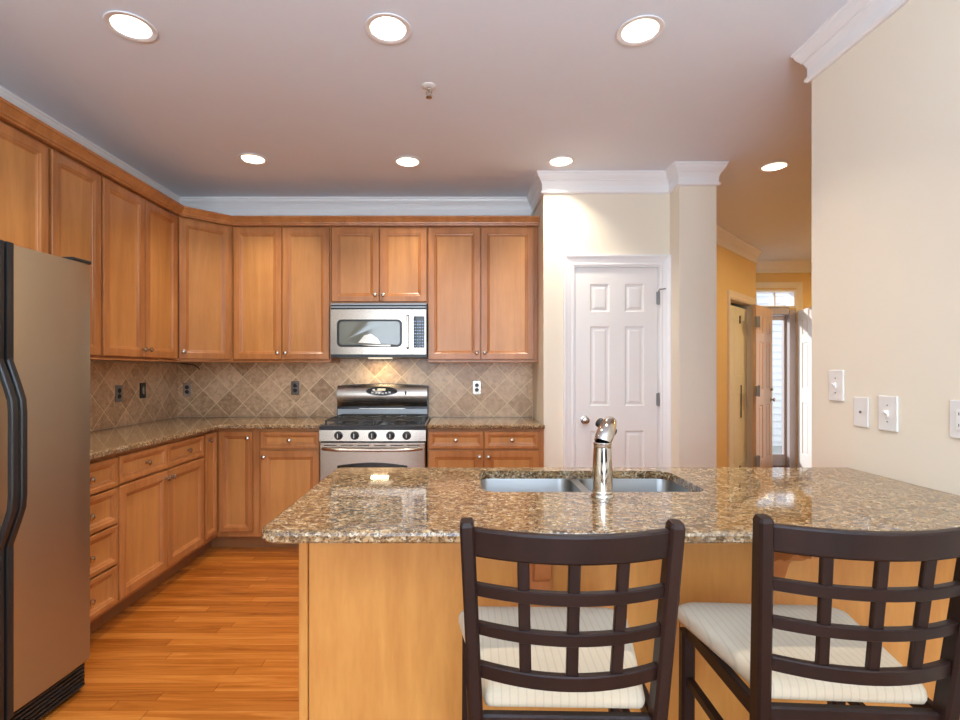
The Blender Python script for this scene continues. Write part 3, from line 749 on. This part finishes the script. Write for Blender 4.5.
for k_ in (0, -1): m.face([m.b.verts.new(r_[k_]) for r_ in rows] + [m.b.verts.new((rows[0][k_][0], gy1 - .01, rows[-1][k_][2])), m.b.verts.new((rows[0][k_][0], gy1 - .01, 1.005))])
m.build('backguard_panel', 'steel', bk, smooth=40)
MB().box(gx0 + .008, gy0 - .006, .918, gx1 - .008, gy0 - .0005, .985, .002).build('lower_panel', 'grey', bk)
MB().box(.175, gy0 - .012, .986, .55, gy0 - .0005, .992).build('vent_strip', 'nickel', bk)
cz = 1.132; cx = RW / 2 - .018
ov = MB().lathe([(1, -.002), (1, 0)], (0, 0, 0), 'Y', 40)
for v in ov.b.verts: v.co.x = cx + v.co.x * .128; v.co.z = cz + v.co.z * .037; v.co.y += bs(v.co.z) - .001
ck = ov.build('clock_panel', 'blackgloss', bk)
def onpanel(m, x0, z0, x1, z1, h=.0032):
    return m.loft([[(x0, bs(z0) - h, z0), (x1, bs(z0) - h, z0), (x1, bs(z1) - h, z1), (x0, bs(z1) - h, z1)], [(x0, bs(z0) + .001, z0), (x1, bs(z0) + .001, z0), (x1, bs(z1) + .001, z1), (x0, bs(z1) + .001, z1)]])
onpanel(MB(), cx - .035, cz + .004, cx + .030, cz + .022, .0045).build('clock_display', 'display', ck)
m = MB()
for i in range(6): dz = .004 * abs(i - 2.5) - .004; onpanel(m, cx - .085 + i * .028, cz - .022 + dz, cx - .067 + i * .028, cz - .010 + dz, .0045)
onpanel(m, cx - .075, cz + .004, cx - .058, cz + .018, .0045)
m.build('button_print', 'button', ck)
onpanel(MB(), .548, 1.102, .562, 1.132).build('indicator_window', 'hole', bk)
m = MB(); onpanel(m, cx - .022, 1.062, cx + .022, 1.068); onpanel(m, cx - .004, 1.059, cx + .002, 1.073, .004); m.build('badge', 'hole', bk)

# ------------------------------------------------------------------ microwave
MX0, MX1, MY, MZ0, MZ1 = -.988, -.256, 3.905, 1.424, 1.814; MW = MX1 - MX0
mw = thing('microwave', 'stainless over-the-range microwave with dark window and side handle', 'microwave', (MX0, MY, 0))
MB().box(0, .0, MZ0 - .022, MW, D - MY - .012, MZ1).build('body', 'black', mw)
m = MB()
m.box(.004, -.014, MZ1 - .032, MW - .004, .0, MZ1 - .024)
m.box(.0, -.012, MZ1 - .010, MW, .0, MZ1 - .001); m.build('vent_grille', 'grey', mw)
DWm = .622
arcf = lambda x: -.022 - .012 * math.sin(math.pi * (x / MW))
def curved(x0, x1, z0, z1, yb, off=0, n=12):
    m = MB(); rings = []
    for i in range(n + 1):
        x = x0 + (x1 - x0) * i / n; y = arcf(x) + off
        rings.append([(x, y, z0), (x, y, z1), (x, yb, z1), (x, yb, z0)])
    return m.loft(rings)
dr = curved(.002, DWm, MZ0, MZ1 - .048, -.001).build('door', 'steel', mw, smooth=30)
def rrect(x0, z0, x1, z1, r, off, mat, name, par, dpt=.002):
    p = round_poly([(x0, z0), (x1, z0), (x1, z1), (x0, z1)], [r] * 4, 5)
    q = []
    for (ax, az), (bx_, bz) in zip(p, p[1:] + p[:1]):
        k = max(1, int(abs(bx_ - ax) / .04))
        q += [(ax + (bx_ - ax) * i / k, az + (bz - az) * i / k) for i in range(k)]
    return MB().loft([[(x, arcf(x) + off, z) for x, z in q], [(x, arcf(x) + off + dpt + .004, z) for x, z in q]]).build(name, mat, par)
wr = rrect(.052, MZ0 + .056, .548, MZ0 + .265, .035, -.0025, 'black', 'window_rim', dr)
M['mwglass'] = plain('microwave_window', (0.11, 0.12, 0.10), 0.08, 0.0, Specular_IOR_Level=0.9)
rrect(.070, MZ0 + .072, .532, MZ0 + .250, .025, -.0040, 'mwglass', 'window_glass', dr)
MB().bar([(.592, arcf(.59) - .002, MZ0 + .045), (.592, arcf(.59) - .030, MZ0 + .055), (.592, arcf(.59) - .034, MZ0 + .16), (.592, arcf(.59) - .030, MZ0 + .285), (.592, arcf(.59) - .002, MZ0 + .295)], .018, .012, (1, 0, 0)).build('handle', 'steel', dr)
cpn = curved(DWm + .003, MW - .002, MZ0, MZ1 - .048, -.001).build('control_panel', 'steel', mw, smooth=30)
rrect(DWm + .014, MZ0 + .050, MW - .014, MZ0 + .290, .006, -.002, 'blackgloss', 'keypad', cpn)
m = MB()
for i in range(4):
    for j in range(9):
        x = DWm + .020 + i * .0185; z = MZ0 + .062 + j * .023; y = arcf(x) - .0035
        m.box(x, y, z, x + .011, y + .001, z + .008)
m.build('key_print', 'bluebutton', cpn)
MB().box(.28, .02, MZ0 - .032, .46, .10, MZ0 - .0225, .003).build('cooktop_lamp', 'cooklight', mw)
area('cooktop_lamp_light', (MX0 + .34, 4.12, MZ0 - .036), (0, 0, 0), .14, .05, 1.2, (1.0, .80, .48))

# ------------------------------------------------------------------ refrigerator
th = R(86)   # local x -> mostly +Y, local -y -> +X
fr = thing('refrigerator', 'tall side-by-side stainless refrigerator with black handles', 'refrigerator', (-1.512, 2.10, 0), th)
# local: x=0 at far edge, negative towards the camera
FW = .91; FH = 1.736; sp = -.392
MB().box(-FW + .005, .075, .03, -.005, .74, FH - .005, .004).build('body', 'black', fr)
def fdoor(x0, x1):
    m = MB(); n = 8; rings = []
    for i in range(n + 1):
        x = x0 + (x1 - x0) * i / n; y = .004 * (2 * i / n - 1) ** 2
        e = .008 if i in (0, n) else 0
        rings.append([(x, y + e, .125), (x, y + e, FH), (x, .07, FH), (x, .07, .125)])
    return m.loft(rings).build('door', 'fridge_steel', fr, smooth=40)
dfar = fdoor(sp + .003, 0.0); dnear = fdoor(-FW, sp - .003)
def fhandle(x, par, sg):
    m = MB(); m.box(x - .013, -.020, .125, x + .013, -.0005, .74, .004); m.box(x - .013, -.020, 1.31, x + .013, -.0005, FH + .002, .004)
    pts = []
    for i in range(15):
        t = i / 14; z = .71 + (1.34 - .71) * t; o = .010 + .052 * min(1, math.sin(math.pi * t) * 1.5); pts.append((x, -o, z))
    m.bar(pts, .024, .020, (1, 0, 0)); m.build('handle', 'black', par, smooth=30)
fhandle(sp + .016, dfar, 1); fhandle(sp - .018, dnear, -1)
MB().box(-.10, -.001, FH + .001, -.004, .12, FH + .015, .005).build('hinge_cover', 'black', fr)
MB().box(-FW + .002, -.001, FH + .001, -FW + .10, .12, FH + .015, .005).build('hinge_cover', 'black', fr)
m = MB(); m.box(-FW + .01, .03, .012, -.008, .076, .118)
for i in range(6): m.box(-FW + .02, .018, .020 + i * .016, -.02, .032, .028 + i * .016)
m.build('kick_grille', 'black', fr)

# ------------------------------------------------------------------ electrical plates
def outlet(loc, rz, label, plate='steel', rec='black', w=.070, h=.115, group=None):
    o = thing('wall_outlet', label, 'outlet', loc, rz, group)
    MB().box(-w / 2, -.006, -h / 2, w / 2, 0, h / 2, .002).build('cover_plate', plate, o)
    for s_ in (-1, 1):
        m = MB().lathe([(.0165, -.0085), (.0165, -.006)], (0, 0, s_ * .0195), 'Y', 20); q = m.build('socket', rec, o)
        m = MB(); m.box(-.008, -.0095, s_ * .0195 - .002, -.006, -.0085, s_ * .0195 + .008); m.box(.006, -.0095, s_ * .0195 - .002, .008, -.0085, s_ * .0195 + .007); m.build('slot', 'hole', q)
    MB().lathe([(.003, -.0075), (.003, -.006)], (0, 0, 0), 'Y', 10).build('screw', 'nickel', o)
    return o
def wswitch(loc, rz, label, w=.080, h=.125, kind='toggle', plate='white'):
    o = thing('light_switch', label, 'switch', loc, rz)
    MB().box(-w / 2, -.007, -h / 2, w / 2, 0, h / 2, .003).build('cover_plate', plate, o)
    if kind == 'toggle':
        t = MB(); t.box(-.005, -.011, -.012, .005, -.007, .012, .001); t.bar([(0, -.008, .0), (0, -.022, .008)], .008, .008, (1, 0, 0)); t.build('toggle', 'toggle', o)
        for z in (-.030, .030): MB().lathe([(.0028, -.0082), (.0028, -.007)], (0, 0, z), 'Y', 10).build('screw', 'grey', o)
    elif kind == 'rocker': MB().box(-.012, -.011, -.030, .012, -.007, .030, .002).build('rocker', 'steel', o)
    return o
yb = D - .0115
zz = lambda py, d_: 1.305 - (py - 370) * d_ / 510
outlet(((187.5 - 460) / 119.4, yb, zz(389.5, D)), 0, 'steel-plated duplex outlet in the backsplash corner nearest the left wall')
outlet(((295.5 - 460) / 119.4, yb, zz(388, D)), 0, 'steel-plated duplex outlet on the backsplash just left of the range')
outlet(((476.8 - 460) / 119.4, yb, zz(387.5, D)), 0, 'steel-plated duplex outlet on the backsplash right of the range')
xl = XL + .0105
outlet((xl, 2.365 * 510 / (460 - 118.5), zz(393.5, 3.53)), R(90), 'dark duplex outlet on left wall tiles, nearest the refrigerator', 'grey')
wswitch((xl, 2.365 * 510 / (460 - 142.3), zz(390.5, 3.80)), R(90), 'dark rocker switch with steel edge on left wall tiles', .070, .115, 'rocker', 'black')
RR = R(-90)
wswitch((XR - .0005, 2.116, zz(385.5, 2.116)), RR, 'white toggle switch highest on the right wall, nearest the hall opening', .082, .128)
o = thing('cable_jack', 'white wall plate with a small centre jack between two switches', 'wall jack', (XR - .0005, 1.985, zz(412, 1.985)), RR)
MB().box(-.036, -.006, -.0575, .036, 0, .0575, .003).build('cover_plate', 'white', o)
MB().lathe([(.005, -.008), (.005, -.006)], (0, 0, 0), 'Y', 12).build('jack', 'grey', o)
wswitch((XR - .0005, 1.859, zz(413.5, 1.859)), RR, 'white toggle switch lower on the right wall, right of the jack plate', .082, .128)
o = thing('wall_outlet', 'white rectangular-face outlet at the right edge, low on the right wall', 'outlet', (XR - .0005, 1.583, zz(420, 1.583)), RR)
MB().box(-.041, -.007, -.060, .041, 0, .060, .003).build('cover_plate', 'white', o)
q = MB().box(-.0165, -.010, -.033, .0165, -.007, .033, .002).build('socket', 'toggle', o)
m = MB()
for s_ in (-1, 1):
    for u in (-.006, .006): m.box(u - .001, -.0108, s_ * .018 - .004, u + .001, -.0098, s_ * .018 + .005)
m.build('slot', 'hole', q)
# dangling cable under the corner wall cabinet
tag(MB().tube([(-2.22, 4.05, 1.360), (-2.18, 4.06, 1.352), (-2.13, 4.08, 1.346), (-2.105, 4.10, 1.325), (-2.10, 4.11, 1.308)], .004, 8).build('cable', 'black'), 'short black cable dangling under the corner wall cabinet', 'cable')

# ------------------------------------------------------------------ ceiling fixtures
LL = ['front row recessed ceiling light, nearest the left cabinets', 'front row recessed ceiling light in the middle, nearest the sprinkler head', 'front row recessed ceiling light nearest the right wall',
      'back row recessed ceiling light nearest the left cabinets', 'back row recessed ceiling light in front of the microwave', 'back row recessed ceiling light in front of the pantry wall',
      'lone recessed ceiling light in the hall beyond the pilaster']
for (x, y), lb in zip(LIGHTS, LL):
    o = thing('recessed_light', lb, 'ceiling light', (x, y, H), 0, 'recessed ceiling lights')
    MB().lathe([(.077, .006), (.077, -.001), (.092, -.0015), (.097, -.004), (.096, -.007), (.080, -.008), (.074, -.004), (.072, .006)], seg=36, cap=False).build('trim_ring', 'trim', o, smooth=40)
    MB().lathe([(.073, .0), (.070, .03), (.062, .06), (.060, .085), (.063, .085), (.066, .06), (.0745, .03), (.0765, .0)], seg=32, cap=False).build('baffle', 'baffle', o, smooth=60)
    MB().lathe([(.050, .078), (.046, .068), (.032, .060), (.012, .056), (.001, .055)], seg=28).build('bulb', 'bulb', o, smooth=60)
    area('recessed_lamp', (0, 0, .045), (0, 0, 0), .09, .09, CAN_POWER, (1.0, .88, .72), 105, o, 'DISK')
o = thing('fire_sprinkler', 'small chrome fire sprinkler head hanging from the ceiling', 'sprinkler', (-.157, 2.577, H))
MB().lathe([(.036, 0), (.036, -.003), (.028, -.008), (.014, -.010)], seg=24).build('escutcheon', 'white', o, smooth=40)
MB().lathe([(.010, -.008), (.011, -.022), (.007, -.026), (.004, -.030)], seg=16).build('body', 'chrome', o, smooth=40)
m = MB()
for s_ in (-1, 1): m.tube([(s_ * .009, 0, -.022), (s_ * .014, 0, -.034), (s_ * .008, 0, -.050), (0, 0, -.056)], .003, 8)
m.build('yoke', 'chrome', o)
MB().lathe([(.004, -.052), (.016, -.056), (.016, -.059), (.004, -.061)], seg=18).build('deflector', 'nickel', o)

# ------------------------------------------------------------------ counter stools
def stool(label, loc, rz):
    o = thing('counter_stool', label, 'stool', loc, rz, 'counter stools at the peninsula')
    zs, zt, y_s, y_t = .60, 1.028, -.186, -.236
    f = lambda z: max(0, (z - zs) / (zt - zs))
    yy = lambda z: y_s + (y_t - y_s) * f(z)
    px = lambda z: .172 + .019 * f(z)          # post centre, flaring outwards to the top
    for s_ in (-1, 1):
        pts = [(s_ * .182, -.235, 0), (s_ * .176, -.205, .25), (s_ * .173, -.187, .50)] + [(s_ * px(z), yy(z), z) for z in (.60, .70, .80, .93, 1.02, 1.028)]
        MB().bar(pts, [.027] * 8 + [.021], [.036, .037, .038, .038, .038, .037, .036, .034, .026], (1, 0, 0)).build('rear_post', 'espresso', o)
        MB().bar([(s_ * .192, .150, 0), (s_ * .189, .146, .618)], .034, .032, (1, 0, 0)).build('front_leg', 'espresso', o)
        MB().bar([(s_ * .187, .134, .49), (s_ * .174, -.174, .49)], .018, .026, (1, 0, 0)).build('side_stretcher', 'espresso', o)
        MB().bar([(s_ * .187, .134, .622), (s_ * .172, -.172, .622)], .020, .036, (1, 0, 0)).build('seat_rail', 'espresso', o)
    MB().bar([(-.174, .144, .622), (.174, .144, .622)], .020, .036, (0, 1, 0)).build('seat_rail', 'espresso', o)
    MB().bar([(-.160, -.184, .612), (.160, -.184, .612)], .020, .056, (0, 1, 0)).build('seat_rail', 'espresso', o)
    MB().bar([(-.177, .146, .25), (.177, .146, .25)], .022, .034, (0, 1, 0)).build('footrest', 'espresso', o)
    MB().bar([(-.162, -.199, .30), (.162, -.199, .30)], .020, .026, (0, 1, 0)).build('rear_stretcher', 'espresso', o)
    lean = Vector((0, y_t - y_s, zt - zs)).normalized()
    BW = .042
    def rail(z, h, t, name):
        m = MB(); rings = []; n = 14; W = px(z) - .010
        for i in range(n + 1):
            x = -W + 2 * W * i / n; y = yy(z) - BW * (1 - (x / W) ** 2)
            rings.append([Vector((x, y, z)) + lean * a * h / 2 + Vector((0, 1, 0)) * b_ * t / 2 for a, b_ in ((-1, -.7), (-.85, -1), (.85, -1), (1, -.7), (1, .7), (.85, 1), (-.85, 1), (-1, .7))])
        m.loft(rings).build(name, 'espresso', o, smooth=30)
    rail(.988, .053, .020, 'top_rail')
    for z, h in ((.8965, .024), (.820, .024), (.736, .030)): rail(z, h, .018, 'back_rail')
    for k in (-1, 0, 1):
        p = []
        for z in (.745, .82, .90, .97):
            x = k * (.083 + .007 * (z - .745) / .225); p.append((x, yy(z) - BW * (1 - (x / (px(z) - .01)) ** 2) + .002, z))
        MB().bar(p, .0215, .012, (1, 0, 0)).build('slat', 'espresso', o)
    out = round_poly([(-.156, -.176), (.156, -.176), (.163, -.140), (.219, .155), (.189, .180), (-.189, .180), (-.219, .155), (-.163, -.140)], [.012, .012, .02, .03, .04, .04, .03, .02], 5)
    sc = lambda k, z: [(p[0] * k, .005 + (p[1] - .005) * k, z) for p in out]
    L = [sc(.955, .6405), sc(.985, .644), sc(1.0, .652), sc(1.003, .660), sc(.995, .669), sc(.975, .677), sc(.93, .683), sc(.85, .687), sc(.70, .6895), sc(.5, .691), sc(.25, .692)]
    MB().loft(L).build('seat_cushion', 'fabric', o, smooth=70)
    return o
stool('dark espresso counter stool with cream striped seat, the one in front of the sink', (.209, 1.172, 0), R(-1.3))
stool('dark espresso counter stool with cream striped seat, the one nearer the right wall', (.780, 1.190, 0), R(-3.5))
